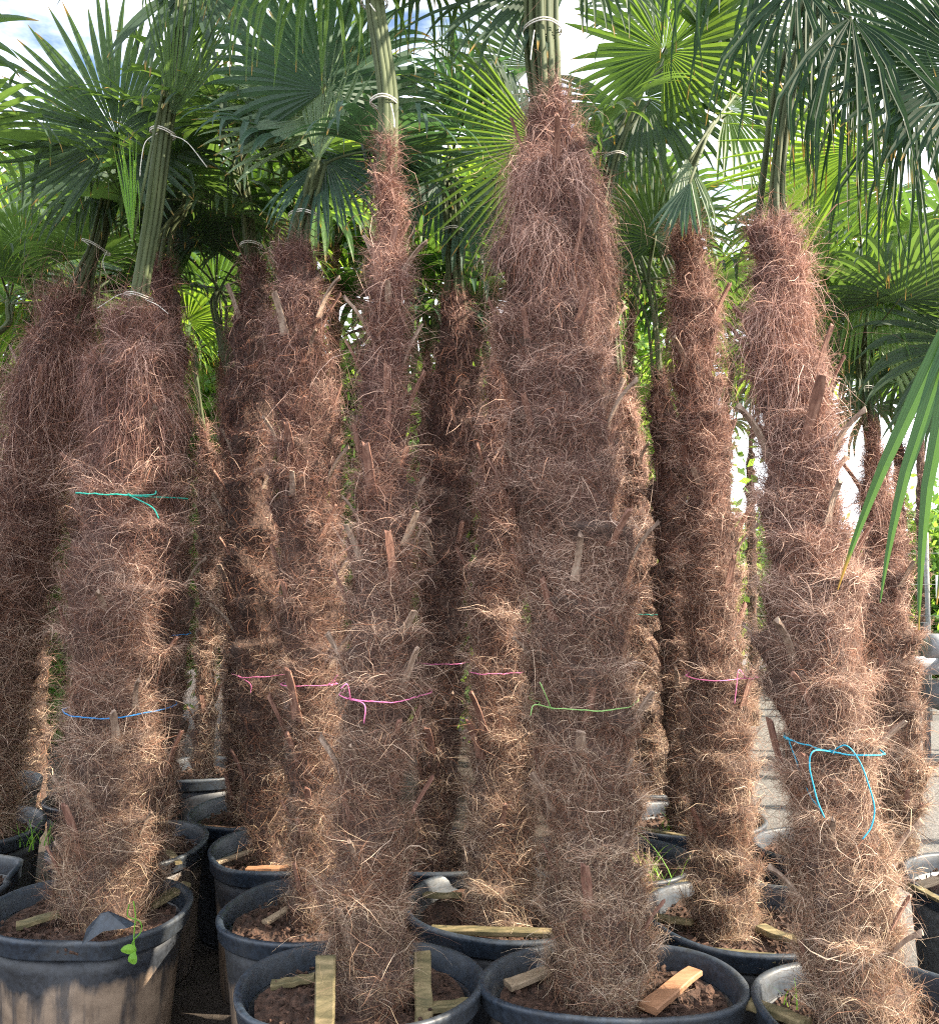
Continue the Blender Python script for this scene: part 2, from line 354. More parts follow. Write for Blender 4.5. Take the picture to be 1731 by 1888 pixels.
# ------------------------------------------------------------------ palms
def wob(rng, n=7):
    a = rng.uniform(-1, 1, (n, 4)); a[:, 0] = np.round(rng.uniform(1, 5, n)); a[:, 1] = rng.uniform(6, 34, n); a[:, 2] = rng.uniform(0, 6.28, n); a[:, 3] = rng.uniform(.3, 1, n)
    a[:, 3] /= a[:, 3].sum()
    return lambda ph, z: sum(q[3]*np.sin(q[0]*ph+q[1]*z+q[2]) for q in a)
class Trunk:
    def __init__(s, pts, Y, seed, zb=.435, lean=0):
        s.rng = np.random.default_rng(seed); P, W = [], []
        for px, py, wd in pts:
            p = at(px, py, Y); P.append(p); W.append(wd*Y/F)
        P, W = P[::-1], W[::-1]                       # from the foot up
        if P[0][2] > zb:
            p = P[0]+(P[0]-P[1])*((P[0][2]-zb)/(P[1][2]-P[0][2])); P.insert(0, p); W.insert(0, W[0])
        else:
            P[0] = P[0].copy(); P[0][2] = zb
        s.P, s.W = np.array(P), np.array(W); s.z0, s.z1 = s.P[0, 2], s.P[-1, 2]; s.n = wob(s.rng); s.n2 = wob(s.rng, 5)
        g = np.random.default_rng(seed+7); per = .075 if Y < 5 else .16; ks = []
        n = int((s.z1-s.z0)/per)
        for q in range(-1, n):
            for m in range(3):
                ks.append((q*1.19+m*2.094+g.normal(0, .18), s.z0+q*per+g.normal(0, .012)+m*per/3, g.uniform(.10, .19), g.uniform(.75, 1.15), g.uniform(.35, 1.35), g.random(), g.random()))
        s.K = np.array(ks)          # angle, base height, length, half width, lift, value, fray
    def c(s, z): return np.stack([np.interp(z, s.P[:, 2], s.P[:, 0]), np.interp(z, s.P[:, 2], s.P[:, 1]), z], -1)
    def base(s, ph, z): return np.maximum(np.interp(z, s.P[:, 2], s.W)/2-.046, .012)*(1+.22*s.n(ph, z))
    def r(s, ph, z):
        ph, z = np.broadcast_arrays(ph, z); sh = ph.shape; ph = ph.ravel(); z = z.ravel(); out_ = np.zeros(len(ph))
        for k in s.K:
            u = (z-k[1])/k[2]; q = np.abs(np.angle(np.exp(1j*(ph-k[0]))))/k[3]; ok = (u > 0) & (u < 1) & (q < 1)
            out_[ok] = np.maximum(out_[ok], .046*k[4]*u[ok]**1.5*np.cos(q[ok]*math.pi/2)**.7*(1-.5*np.clip((u[ok]-.9)/.1, 0, 1)))
        thick = np.clip(np.interp(z, s.P[:, 2], s.W)/.20, .35, 1.15)
        return (s.base(ph, z)+out_*thick).reshape(sh)
    def surf(s, ph, z, k=1.0):
        c = s.c(z); r = s.r(ph, z)*k; return np.stack([c[..., 0]+r*np.cos(ph), c[..., 1]+r*np.sin(ph), c[..., 2]], -1)

C_D = np.array([.032, .016, .017]); C_M = np.array([.195, .110, .092]); C_L = np.array([.88, .68, .55]); C_G = np.array([.66, .50, .29]); C_R = np.array([.34, .15, .085])
def fibres(T, N, wid, frizz=1.0, droop_top=.0, light=.0, ln=(.05, .12), bias=.6):
    rng = T.rng; H = T.z1-T.z0
    K = max(40, int(H*110))
    cz = rng.uniform(T.z0, T.z1, K); cph = rng.uniform(0, 2*math.pi, K)
    cdir = rng.normal(0, 1.0, K)+np.where(rng.random(K) < .5, 0, math.pi); ccurl = rng.normal(0, 1.0, K)*frizz
    cval = rng.beta(2.2, 2.2, K); clen = rng.uniform(.75, 1.5, K); cout = rng.uniform(.05, .75, K)**1.5
    cid = rng.integers(0, K, N)
    z = cz[cid]+rng.normal(0, .035, N)
    ph = cph[cid]+rng.normal(0, .40, N)
    mode = rng.random(N); fill = mode < .22; sc_m = mode > .50      # even undercoat / loose clumps / sheath fibres
    z = np.where(fill, rng.uniform(T.z0, T.z1, N), z); ph = np.where(fill, rng.uniform(0, 6.283, N), ph)
    flip = (np.sin(ph) > .35) & (rng.random(N) < bias); ph = np.where(flip, -ph, ph)
    wk = 1+bias*(np.sin(T.K[:, 0]) < .3)*1.2; kid = rng.choice(len(T.K), N, p=wk/wk.sum()); KK = T.K[kid]
    u = rng.beta(1.5, .9, N); vv = rng.normal(0, .42, N)
    z = np.where(sc_m, KK[:, 1]+u*KK[:, 2], z); ph = np.where(sc_m, KK[:, 0]+vv*KK[:, 3], ph)
    over = z > T.z1; z = np.where(over, rng.uniform(T.z0, T.z1, N), z)
    z = np.clip(z, T.z0+.0, T.z1)
    e = np.stack([np.cos(ph), np.sin(ph), np.zeros(N)], -1); ta = np.stack([-np.sin(ph), np.cos(ph), np.zeros(N)], -1); zz = np.array([0, 0, 1.])
    an = cdir[cid]+rng.normal(0, .55, N)
    outw = np.abs(rng.normal(0, .22, N))+cout[cid]*.45*(rng.random(N) < .4)
    d = ta*np.cos(an)[:, None]+zz*np.sin(an)[:, None]*.9+e*outw[:, None]
    wv_ = np.where(rng.random(N) < .5, 1, -1)*rng.uniform(.2, 1.1, N)
    ds_ = ta*(wv_+.35*vv)[:, None]+zz*rng.uniform(.35, 1.1, N)[:, None]+e*(.10+np.abs(rng.normal(0, .12, N))+(.25+.75*KK[:, 6])*np.clip((u-.6)/.4, 0, 1)**1.5)[:, None]
    d = np.where(sc_m[:, None], ds_, d)
    Lf = rng.lognormal(math.log((ln[0]+ln[1])/2), .38, N)*clen[cid]; Lf = np.clip(Lf, .02, .24)
    lw = np.clip(np.interp(z, T.P[:, 2], T.W)/.15, .30, 1); Lf = Lf*(.35+.65*lw)
    hz = (z-T.z0)/H
    dt = droop_top*np.clip((hz-.72)/.12, 0, 1)*np.clip((.97-hz)/.05, 0, 1); dr = rng.random(N) < dt*.7
    Lf = np.where(dr, Lf*1.45, Lf); d = np.where(dr[:, None], e*rng.uniform(.2, .7, N)[:, None]-zz*rng.uniform(-.2, .9, N)[:, None]+ta*rng.normal(0, .35, N)[:, None], d)
    tp = hz > .955; d = np.where(tp[:, None], zz*1.0+e*rng.normal(.15, .45, (N, 1))*lw[:, None]+ta*rng.normal(0, .55, (N, 1)), d); Lf = np.where(tp, Lf*rng.uniform(.8, 1.7, N), Lf)
    d = unit(d); S = 5
    pos = T.surf(ph, z, .97); path = [pos]; dirs = [d]
    cu = ccurl[cid]+rng.normal(0, .8, N)
    for i in range(S-1):
        pos = pos+d*(Lf/(S-1))[:, None]; path.append(pos)
        cr = np.cross(d, e)
        d = unit(d+cr*(cu*.33*frizz)[:, None]+rng.normal(0, .24*frizz, (N, 3))-e*(.15+.1*tp)[:, None]-zz*(.09+.5*dr+.22*sc_m*(u > .75))[:, None])
        dirs.append(d)
    path = np.stack(path, 1); dirs = np.stack(dirs, 1)
    side = unit(np.cross(dirs, e[:, None]+rng.normal(0, .6, (N, 1, 3))))
    wv = wid*.72*rng.lognormal(0, .38, N)*np.where(rng.random(N) < .012, 2.0, 1)
    prof = np.array([1, 1, .9, .7, .25])
    # hollows where the mat has come away and the dark trunk shows
    ho = T.n(ph*1.0+2.1, z*2.3+.7)+.6*T.n2(ph*2+1, z*3.1); keep = (ho < .20) | (rng.random(N) < .20)
    if bias > 0:
        path, side, wv, hz, kid, u, sc_m, cid, ph, z = path[keep], side[keep], wv[keep], hz[keep], kid[keep], u[keep], sc_m[keep], cid[keep], ph[keep], z[keep]; KK = KK[keep]; N = int(keep.sum())
    hw = (wv[:, None]*prof[None]*.5)[..., None]
    V = np.stack([path-side*hw, path+side*hw], 2).reshape(-1, 3)     # N,S,2
    b = (np.arange(N)*S*2)[:, None]; i = np.arange(S-1)[None]*2
    Fq = np.stack([b+i, b+i+1, b+i+3, b+i+2], -1).reshape(-1, 4)
    pv = np.where(sc_m, .02+.30*KK[:, 5]+.30*u, .40*cval[cid])  # sheath feet darker than their tips, recess shade put into the fibre tone
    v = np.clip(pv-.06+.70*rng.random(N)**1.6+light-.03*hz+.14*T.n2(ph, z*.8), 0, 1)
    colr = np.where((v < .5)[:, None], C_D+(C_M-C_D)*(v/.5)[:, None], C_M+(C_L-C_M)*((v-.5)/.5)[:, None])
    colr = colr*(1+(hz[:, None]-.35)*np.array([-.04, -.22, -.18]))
    gq = np.clip(1-hz*1.5, 0, 1)*rng.random(N)*.75; colr = colr*(1-gq[:, None])+C_G*(v*gq)[:, None]+C_D*((1-v)*gq)[:, None]
    rq = (rng.random(K) < .2)[cid]*.55; colr = colr*(1-rq[:, None])+C_R*rq[:, None]
    c4 = np.concatenate([colr, np.ones((N, 1))], 1); c4 = np.repeat(c4, S*2, 0)
    return V, Fq, c4

def stub_shape(rng, ln, wd, bend):
    """a cut leaf base: a tapering channel that curves away from the trunk; root at 0, +z up, +x outward"""
    n = 9; t = np.linspace(0, 1, n); ang = .12+bend*t**1.3
    x = np.cumsum(np.sin(ang))*ln/n; z = np.cumsum(np.cos(ang))*ln/n; w_ = wd*(1.0-.30*t+.35*np.clip(1-t*3.2, 0, 1)**1.5)*(1+.06*rng.normal(0, 1, n)); th = .007
    twist = rng.normal(0, .25)*t; V = []
    for i in range(n):
        nx, nz_ = math.cos(ang[i]), -math.sin(ang[i])
        for yy, oo in ((-.5, .004), (-.25, -.001), (.25, -.001), (.5, .004), (.5, .004+th*.5), (.25, th), (-.25, th), (-.5, .004+th*.5)):
            y = yy*w_[i]; V.append((x[i]+oo*nx+twist[i]*y*.6, y+twist[i]*.01, z[i]+oo*nz_+(rng.normal(0, .004) if i == n-1 else 0)))
    k = 8; Fq = [[i*k+q, i*k+(q+1) % k, (i+1)*k+(q+1) % k, (i+1)*k+q] for i in range(n-1) for q in range(k)]
    Fq += [[(n-1)*k+q for q in qd] for qd in ([0, 1, 6, 7], [1, 2, 5, 6], [2, 3, 4, 5])]
    return np.array(V), np.array(Fq)
STUBS = []
_r = np.random.default_rng(5)
for q in range(10):
    V, Fq = stub_shape(_r, _r.uniform(.09, .20), _r.uniform(.014, .026), _r.uniform(-.12, .28 if q % 5 < 3 else .9))
    o = mk('leaf_stub', V, Fq, M['stub_red' if q % 5 < 3 else 'stub_grey'], world=False); STUBS.append(o.data); bpy.data.objects.remove(o)

ROWS = np.array([.0, .12, .28, 1, 1.15, 1.35, 1.55, 1.7, 1.85, 1.95, 2.0])
def leaf_geo(rng, hub, axis, nrm, R=.5, n=36, half=150, split=.45, droop=.5, brk=.12, lod=0, taper=1.0, wide=1.0, cup=.12, mess=.012):
    axis = unit(np.asarray(axis, float)); nrm = np.asarray(nrm, float); side = unit(np.cross(axis, nrm)); nrm = np.cross(side, axis)
    h = R_(half); th = np.linspace(-h, h, n)+rng.normal(0, mess, n); dth = 2*h/n*wide
    d = np.cos(th)[:, None]*axis+np.sin(th)[:, None]*side; d = unit(d+nrm*cup)
    Ls = R*(.80+.20*np.cos(th*.75))*rng.uniform(.90, 1.06, n)
    rows = np.array([.03, .18, .33, split, split+.08, .62, .72, .80, .87, .935, 1.0]) if not lod else np.array([.03, .25, split, .62, .78, .9, 1.0])
    rows = np.maximum.accumulate(rows)
    base = np.repeat(nrm[None], n, 0); pos = np.repeat(np.asarray(hub, float)[None], n, 0)
    dr = droop*rng.uniform(.35, 1.6, n)
    bk = np.where(rng.random(n) < brk, rng.uniform(.5, .85, n), 9)
    side0 = unit(np.cos(th)[:, None]*side-np.sin(th)[:, None]*axis)
    Vs, tips = [], []; prev = 0; jw = rng.normal(0, .05+mess*2.5, (n, 3))
    g = np.array([0, 0, -1.])
    for s in rows:
        pos = pos+d*((s-prev)*Ls)[:, None]; ds = s-prev; prev = s
        sd_ = unit(side0-d*np.sum(side0*d, 1, keepdims=True)); nl = np.cross(sd_, d); nl = nl*np.sign(np.sum(nl*base, 1, keepdims=True)+1e-9)
        if s <= split: wv = np.full(n, s*R*dth/2)
        else:
            q = (s-split)/(1-split); wv = np.full(n, split*R*dth/2*(1-q**(2.2/taper))*(.97 if q < .05 else .92)+.0008)
        fo = (.55 if s <= split else .40)*wv
        Vs.append(np.stack([pos-sd_*wv[:, None]+nl*fo[:, None]*.5, pos-nl*fo[:, None]*.5, pos+sd_*wv[:, None]+nl*fo[:, None]*.5], 1))
        tips.append(np.repeat(np.full(n, s)[:, None], 3, 1))
        k = (dr*(.25 if s < split else 1.6*(s-split+.15)/(1-split)))*ds*2.4
        k = k+np.where(s > bk, 3.0*ds*8, 0)
        d = unit(d+g*k[:, None]+(jw*ds*2 if s >= split else 0))
    m = len(rows); V = np.stack(Vs, 1).reshape(-1, 3)      # n,m,3verts
    b = (np.arange(n)*m*3)[:, None, None]; i = (np.arange(m-1)*3)[None, :, None]; j = np.arange(2)[None, None]
    Fq = np.stack([b+i+j, b+i+j+1, b+i+3+j+1, b+i+3+j], -1).reshape(-1, 4)
    tip = np.stack(tips, 1)+rng.normal(0, .03, (n, 1, 1))
    return V, Fq, tip.ravel()

GROUP_P = 'fibrous fan palms standing in tubs'
def make_palm(key, T, label, bundle, Y, leaves, nf, wid, generic=0, gR=.5, gel=(-5, 75), stubs=10, lmat='leaf', ghub=.25, brad=.028,
              frizz=1.0, dtop=.5, light=0, lod=0, group=GROUP_P, seed=0, gseed=0, extra_stems=0, ln=(.03, .072), gdroop=.7, gn=34):
    rng = np.random.default_rng(900+seed)
    root = thing('palm_tree', T.P[0], label, 'palm tree', group)
    zs = np.arange(T.z0-.03, T.z1+.001, .018 if not lod else .04); ph = np.linspace(0, 2*math.pi, 44 if not lod else 20, endpoint=False)
    Zg, Pg = np.meshgrid(zs, ph, indexing='ij'); V = T.surf(Pg, Zg, .96)
    if not lod: V[..., :2] += T.rng.normal(0, .002, V[..., :2].shape)
    a, b = V.shape[:2]; i, j = np.meshgrid(np.arange(a-1), np.arange(b), indexing='ij'); j2 = (j+1) % b
    Fq = np.stack([i*b+j, i*b+j2, (i+1)*b+j2, (i+1)*b+j], -1).reshape(-1, 4)
    Vc = np.vstack([V.reshape(-1, 3), T.c(np.array([T.z1+.03]))]); ct = len(Vc)-1
    Fq = np.vstack([Fq, [[(a-1)*b+q, (a-1)*b+(q+1) % b, (a-1)*b+(q+2) % b, ct] for q in range(0, b, 2)]])
    trunk = mk('trunk', Vc, Fq, M['core'], root, smooth=True)
    if nf:
        V, Fq, c4 = fibres(T, int(nf*1.55), wid, frizz, dtop, light, ln)
        mk('fibre', V, Fq, M['fibre'], trunk, attr={'fcol': ('FLOAT_COLOR', c4)})
    tl = wloc(trunk)
    cand = [k for k in T.K if math.sin(k[0]) < .45 and T.z0+.03 < k[1] < T.z1-.25]; rng.shuffle(cand)
    for k in sorted(cand[:stubs], key=lambda k: k[1]):
        o = bpy.data.objects.new('leaf_stub', STUBS[int(rng.integers(0, 10))]); col.objects.link(o); o.parent = trunk
        pp, z = k[0]+rng.normal(0, .1), k[1]+k[2]*.42
        pt = T.surf(np.array([pp]), np.array([z]), 1.0)[0]-np.array([math.cos(pp), math.sin(pp), 0])*.010
        o.location = Vector(pt.tolist())-tl; s_ = rng.uniform(.65, 1.15)
        o.rotation_euler = (rng.normal(0, .13), .09+.8*math.atan(.046*k[4]/k[2])*rng.uniform(.5, 1.0), pp); o.scale = (s_, s_*1.25, s_)
    # leaves: petioles run up together through the bundle, then part
    B = [at(px, py, Y) for px, py in bundle]
    topc = T.c(np.array([T.z1-.03]))[0]; tr = np.interp(T.z1, T.P[:, 2], T.W)/2
    for q in range(extra_stems):
        a_, rr = q*2.4, math.sqrt((q+.5)/extra_stems); off = np.array([math.cos(a_), math.sin(a_), 0])
        pts = [topc-np.array([0, 0, .06])+off*rr*tr*.7]+[p+off*rr*brad*1.1 for p in B if p[2] > topc[2]]
        path = smoothpath(pts, 5); V, Fq = tube(path, np.interp(np.linspace(0, 1, len(path)), [0, .2, 1], [.014, .009, .006]), 6, .55)
        mk('leaf_stalk', V, Fq, M['petiole'], root, smooth=True)
    def add_leaf(hub, axis, nrm, Rr, mat, **kw):
        V, Fq, tip = leaf_geo(rng, hub, axis, nrm, Rr, lod=lod, **kw)
        lf = mk('leaf', V, Fq, mat if not isinstance(mat, str) else M[mat], root, attr={'tip': ('FLOAT', tip), 'across': ('FLOAT', np.tile([0., 1., 2.], len(V)//3))})
        a_, rr = rng.uniform(0, 6.28), math.sqrt(rng.random()); off = np.array([math.cos(a_), math.sin(a_), 0])
        pts = [topc+off*rr*tr*.6]+[p+off*rr*brad for p in B]
        pts = pts[:1]+[p for p in pts[1:] if p[2] > topc[2]]
        while len(pts) > 2 and nz(pts[-1]-hub) < .10: pts.pop()
        pts.append(np.asarray(hub)+unit(np.asarray(axis, float))*.02)
        path = smoothpath(pts, 5); rad = np.interp(np.linspace(0, 1, len(path)), [0, .15, 1], [.011, .0075, .0045])
        V, Fq = tube(path, rad, 6, .6); mk('petiole', V, Fq, M['petiole'], lf, smooth=True)
    for lv in leaves:                                  # (hubx, huby, dY, R, ang, yaw, pitch, opts)
        hx, hy, dY, Rr, ang, yaw, pit, kw = lv; kw = dict(kw); mt = kw.pop('m', lmat)
        hub = at(hx, hy, Y+dY); A = R_(ang); ax = np.array([math.sin(A), 0, math.cos(A)])
        nr = np.array([math.sin(R_(yaw))*math.cos(R_(pit)), -math.cos(R_(yaw))*math.cos(R_(pit)), math.sin(R_(pit))])
        ax = unit(ax-nr*np.dot(ax, nr))
        add_leaf(hub, ax, nr, Rr, mt, **kw)
    end = B[-1] if B else topc+np.array([0, 0, .4]); rg = np.random.default_rng(1300+seed+gseed)
    for q in range(generic):
        az = q*2.399963+rg.normal(0, .2); el = R_(gel[0]+(gel[1]-gel[0])*((q+.5)/generic)+rg.normal(0, 6))
        o_ = np.array([math.cos(az), math.sin(az), 0]); ax = o_*math.cos(el)+np.array([0, 0, 1])*math.sin(el)
        nr = -o_*math.sin(el)+np.array([0, 0, 1])*math.cos(el)
        hub = end+ax*rg.uniform(.5, 1.3)*ghub
        add_leaf(hub, ax, nr, gR*rg.uniform(.85, 1.1), lmat, n=gn if not lod else 26, half=rg.uniform(110, 150), droop=gdroop*rg.uniform(.6, 1.5), brk=.15, cup=rg.uniform(.05, .35))
    return root

TR = {
 1: (2.88, [(250,588,105),(250,620,135),(250,680,165),(243,800,165),(238,950,190),(232,1100,215),(225,1250,190),(222,1400,215),(212,1550,200),(200,1700,180)]),
 2: (2.345, [(711,262,34),(716,330,48),(719,420,70),(716,490,88),(713,550,95),(712,700,115),(710,850,135),(708,1000,140),(706,1150,165),(700,1300,170),(688,1450,150),(680,1600,165),(690,1860,165)]),
 3: (2.38, [(1008,165,56),(1012,215,90),(1016,265,120),(1022,330,185),(1020,420,225),(1015,520,205),(1015,620,215),(1030,750,220),(1045,900,230),(1060,1050,235),(1065,1200,225),(1080,1350,215),(1085,1500,200),(1095,1650,190),(1110,1800,205)]),
 4: (2.18, [(1415,432,112),(1432,490,128),(1440,620,140),(1460,750,180),(1468,820,160),(1470,900,170),(1490,1050,195),(1500,1200,210),(1515,1350,190),(1535,1500,190),(1550,1650,205),(1570,1800,200),(1595,1920,200)]),
 5: (2.83, [(538,462,92),(545,500,112),(550,620,125),(555,750,130),(562,900,125),(568,1050,130),(572,1200,120),(578,1350,120),(582,1500,115),(580,1700,110)]),
 6: (3.36, [(472,485,66),(468,560,92),(462,750,110),(465,900,110),(470,1050,110),(480,1200,120),(488,1350,105),(495,1500,100),(505,1600,95)]),
 7: (3.45, [(298,492,62),(303,560,78),(308,700,100),(312,850,100),(308,1000,104),(304,1150,115),(298,1300,112),(285,1450,105),(265,1590,110)]),
 8: (4.60, [(372,785,30),(384,850,62),(388,1000,62),(382,1200,60),(376,1435,60)]),
 9: (3.87, [(432,690,40),(434,800,66),(438,1000,68),(440,1200,72),(444,1350,72),(448,1500,78)]),
 10: (3.66, [(128,566,95),(112,620,112),(88,750,128),(62,900,130),(38,1050,128),(18,1200,118),(2,1350,105),(-12,1450,98),(-22,1560,95)]),
 11: (3.08, [(-120,560,60),(-118,640,110),(-120,1000,120),(-115,1640,120)]),
 12: (4.12, [(160,640,50),(163,800,90),(172,1100,92),(188,1490,92)]),
 13: (4.33, [(-70,640,60),(-60,900,105),(-50,1200,95),(-55,1460,85)]),
 14: (3.38, [(842,552,80),(840,620,100),(835,750,115),(825,900,115),(820,1050,112),(815,1200,115),(808,1350,110),(805,1500,105),(800,1600,95)]),
 15: (2.87, [(945,600,80),(935,700,90),(925,850,110),(922,1000,115),(922,1150,130),(925,1300,140),(928,1450,150),(925,1600,160),(920,1710,158)]),
 16: (4.28, [(1135,680,40),(1150,800,80),(1175,1000,90),(1190,1200,95),(1200,1350,88),(1208,1490,74)]),
 17: (3.70, [(1212,690,40),(1225,760,80),(1235,900,90),(1240,1050,95),(1250,1200,90),(1260,1350,95),(1268,1530,95)]),
 18: (2.78, [(1262,432,76),(1272,500,98),(1280,600,105),(1285,750,110),(1300,900,115),(1310,1050,120),(1318,1200,130),(1325,1350,150),(1325,1450,155),(1330,1600,140),(1338,1760,140)]),
 19: (3.30, [(1105,430,50),(1095,520,100),(1090,700,110),(1095,1200,120),(1105,1570,120)]),
 20: (3.32, [(1602,780,40),(1612,860,62),(1620,1000,95),(1625,1150,120),(1640,1300,130),(1648,1450,115),(1645,1600,100)]),
 21: (3.06, [(1880,520,60),(1876,600,110),(1870,1000,120),(1868,1630,120)]),
}
TK = {k: Trunk(p, Y, 100+k) for k, (Y, p) in TR.items()}
D = dict
LV = {
 1: [(318,215,-.05,.42,38,-30,-25,D(n=22,half=30,m='leaf',droop=.05)), (332,110,.05,.45,12,20,0,D(n=22,half=34)),
     (244,452,-.09,.34,-4,-40,5,D(n=14,half=13,m='leaf_shoot',droop=.02,split=.5)), (360,-40,.05,.5,150,0,20,D(droop=1.2,half=70,n=20,mess=.05)),
     (330,-60,.0,.5,-10,0,30,D(droop=.6,half=90))],
 2: [(735,-220,.1,.5,110,0,35,D(droop=1.0)), (600,-120,.25,.55,-150,0,15,D(droop=1.8,half=80,n=24,split=.25,mess=.05,m='leaf_bright')), (760,-90,.3,.42,165,0,15,D(droop=1.4,half=50,n=14,split=.25,mess=.05))],
 3: [(1000,-30,.16,.50,-95,0,30,D(droop=.45,half=85,m='leaf')), (1060,-90,.35,.48,105,10,30,D(droop=.6,half=80))],
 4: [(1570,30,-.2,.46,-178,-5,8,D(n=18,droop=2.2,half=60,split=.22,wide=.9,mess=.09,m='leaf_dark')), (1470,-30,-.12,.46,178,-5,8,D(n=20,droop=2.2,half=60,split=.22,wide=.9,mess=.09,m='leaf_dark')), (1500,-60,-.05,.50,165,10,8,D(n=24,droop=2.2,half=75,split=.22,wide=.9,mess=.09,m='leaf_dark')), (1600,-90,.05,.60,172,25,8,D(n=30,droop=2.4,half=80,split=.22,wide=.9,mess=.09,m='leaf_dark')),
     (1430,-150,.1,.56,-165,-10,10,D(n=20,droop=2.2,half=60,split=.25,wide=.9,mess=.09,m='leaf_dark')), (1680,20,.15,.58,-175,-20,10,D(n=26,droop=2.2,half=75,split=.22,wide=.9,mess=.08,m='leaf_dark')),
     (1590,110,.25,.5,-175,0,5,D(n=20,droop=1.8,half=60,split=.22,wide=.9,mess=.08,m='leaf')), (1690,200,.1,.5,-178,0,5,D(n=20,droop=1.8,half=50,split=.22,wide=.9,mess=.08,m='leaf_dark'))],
 5: [(610,215,.0,.42,2,5,12,D(m='leaf_pale',droop=.15,half=125,brk=.02)), (585,300,-.05,.36,18,-25,0,D(m='leaf_pale',n=22,half=30,droop=.05)),
     (600,290,.1,.4,150,0,30,D(m='leaf_blue',droop=.5,half=70)), (575,260,.1,.4,-40,20,20,D(m='leaf_pale',droop=.5,half=90)),
     (640,180,.2,.42,60,0,20,D(droop=.6,half=100))],
 10: [(215,250,-.45,.58,2,-5,10,D(m='leaf',droop=.06,half=162,n=60,brk=.06,split=.5)), (190,310,.1,.48,-115,0,25,D(droop=.5,half=90)),
      (245,290,.15,.50,105,10,25,D(droop=.6,half=110,m='leaf'))],
 14: [(832,190,0,.32,2,0,0,D(n=16,half=14,droop=.02,m='leaf_blue')), (838,260,.1,.34,-8,30,0,D(n=14,half=16,droop=.02)), (850,380,.05,.35,120,0,20,D(n=16,half=80,droop=.7,m='leaf_blue')),
      (810,330,.1,.4,-100,0,20,D(half=100,droop=.7))],
 15: [(1000,262,-.28,.44,-98,-12,-30,D(n=26,half=60,m='leaf_mid',droop=.12,brk=.0,split=.35,wide=.85)), (985,120,.3,.45,-60,0,20,D(half=80,droop=.5))],
 19: [(1225,95,-.1,.46,10,6,-32,D(m='leaf_mid',droop=.18,half=162,n=46,split=.5,brk=.04)), (1190,180,.05,.45,120,0,10,D(half=120,droop=.7)),
      (1150,200,.15,.45,-150,0,20,D(half=100,droop=.8)), (1330,60,.1,.45,90,0,30,D(half=120,droop=.8)), (1240,20,.2,.45,-30,0,20,D(half=120,droop=.4))],
 18: [(1265,290,-.12,.27,180,0,10,D(n=12,half=24,droop=.5,m='leaf_pale')), (1272,335,-.22,.20,-162,-20,15,D(n=7,half=22,droop=.2,m='leaf_blue',wide=1.4)),
      (1370,150,.5,.42,60,0,20,D(half=110,droop=.9)), (1340,200,.45,.42,110,10,20,D(half=90,droop=.8,m='leaf_bright'))],
 20: [(1600,600,-.05,.46,92,-5,12,D(half=70,n=26,m='leaf_pale',droop=.25)), (1585,610,.05,.42,-100,10,12,D(half=90,droop=.6)),
      (1590,275,-.6,.50,-103,-5,-38,D(half=58,n=24,m='leaf_bright',droop=.10,split=.30,brk=.04,wide=1.15)), (1660,330,-.4,.5,-125,5,-38,D(half=60,n=24,m='leaf_bright',droop=.3,split=.30)), (1600,480,-.1,.46,-135,0,10,D(half=70,m='leaf_bright',droop=.7)),
      (1640,420,.0,.45,150,0,10,D(half=80,m='leaf_bright',droop=.8))],
 21: [(1800,120,-1.12,.34,-92,-10,12,D(n=38,half=80,split=.6,droop=.2,m='leaf_dark')), (1790,640,.1,.5,-110,0,10,D(half=90,droop=.8,m='leaf'))],
 17: [(1180,470,0,.42,-20,0,10,D(half=120,droop=.5)), (1160,430,.1,.4,-110,0,15,D(half=100,droop=.6)), (1200,420,0,.4,60,0,10,D(half=100,droop=.7))],
}
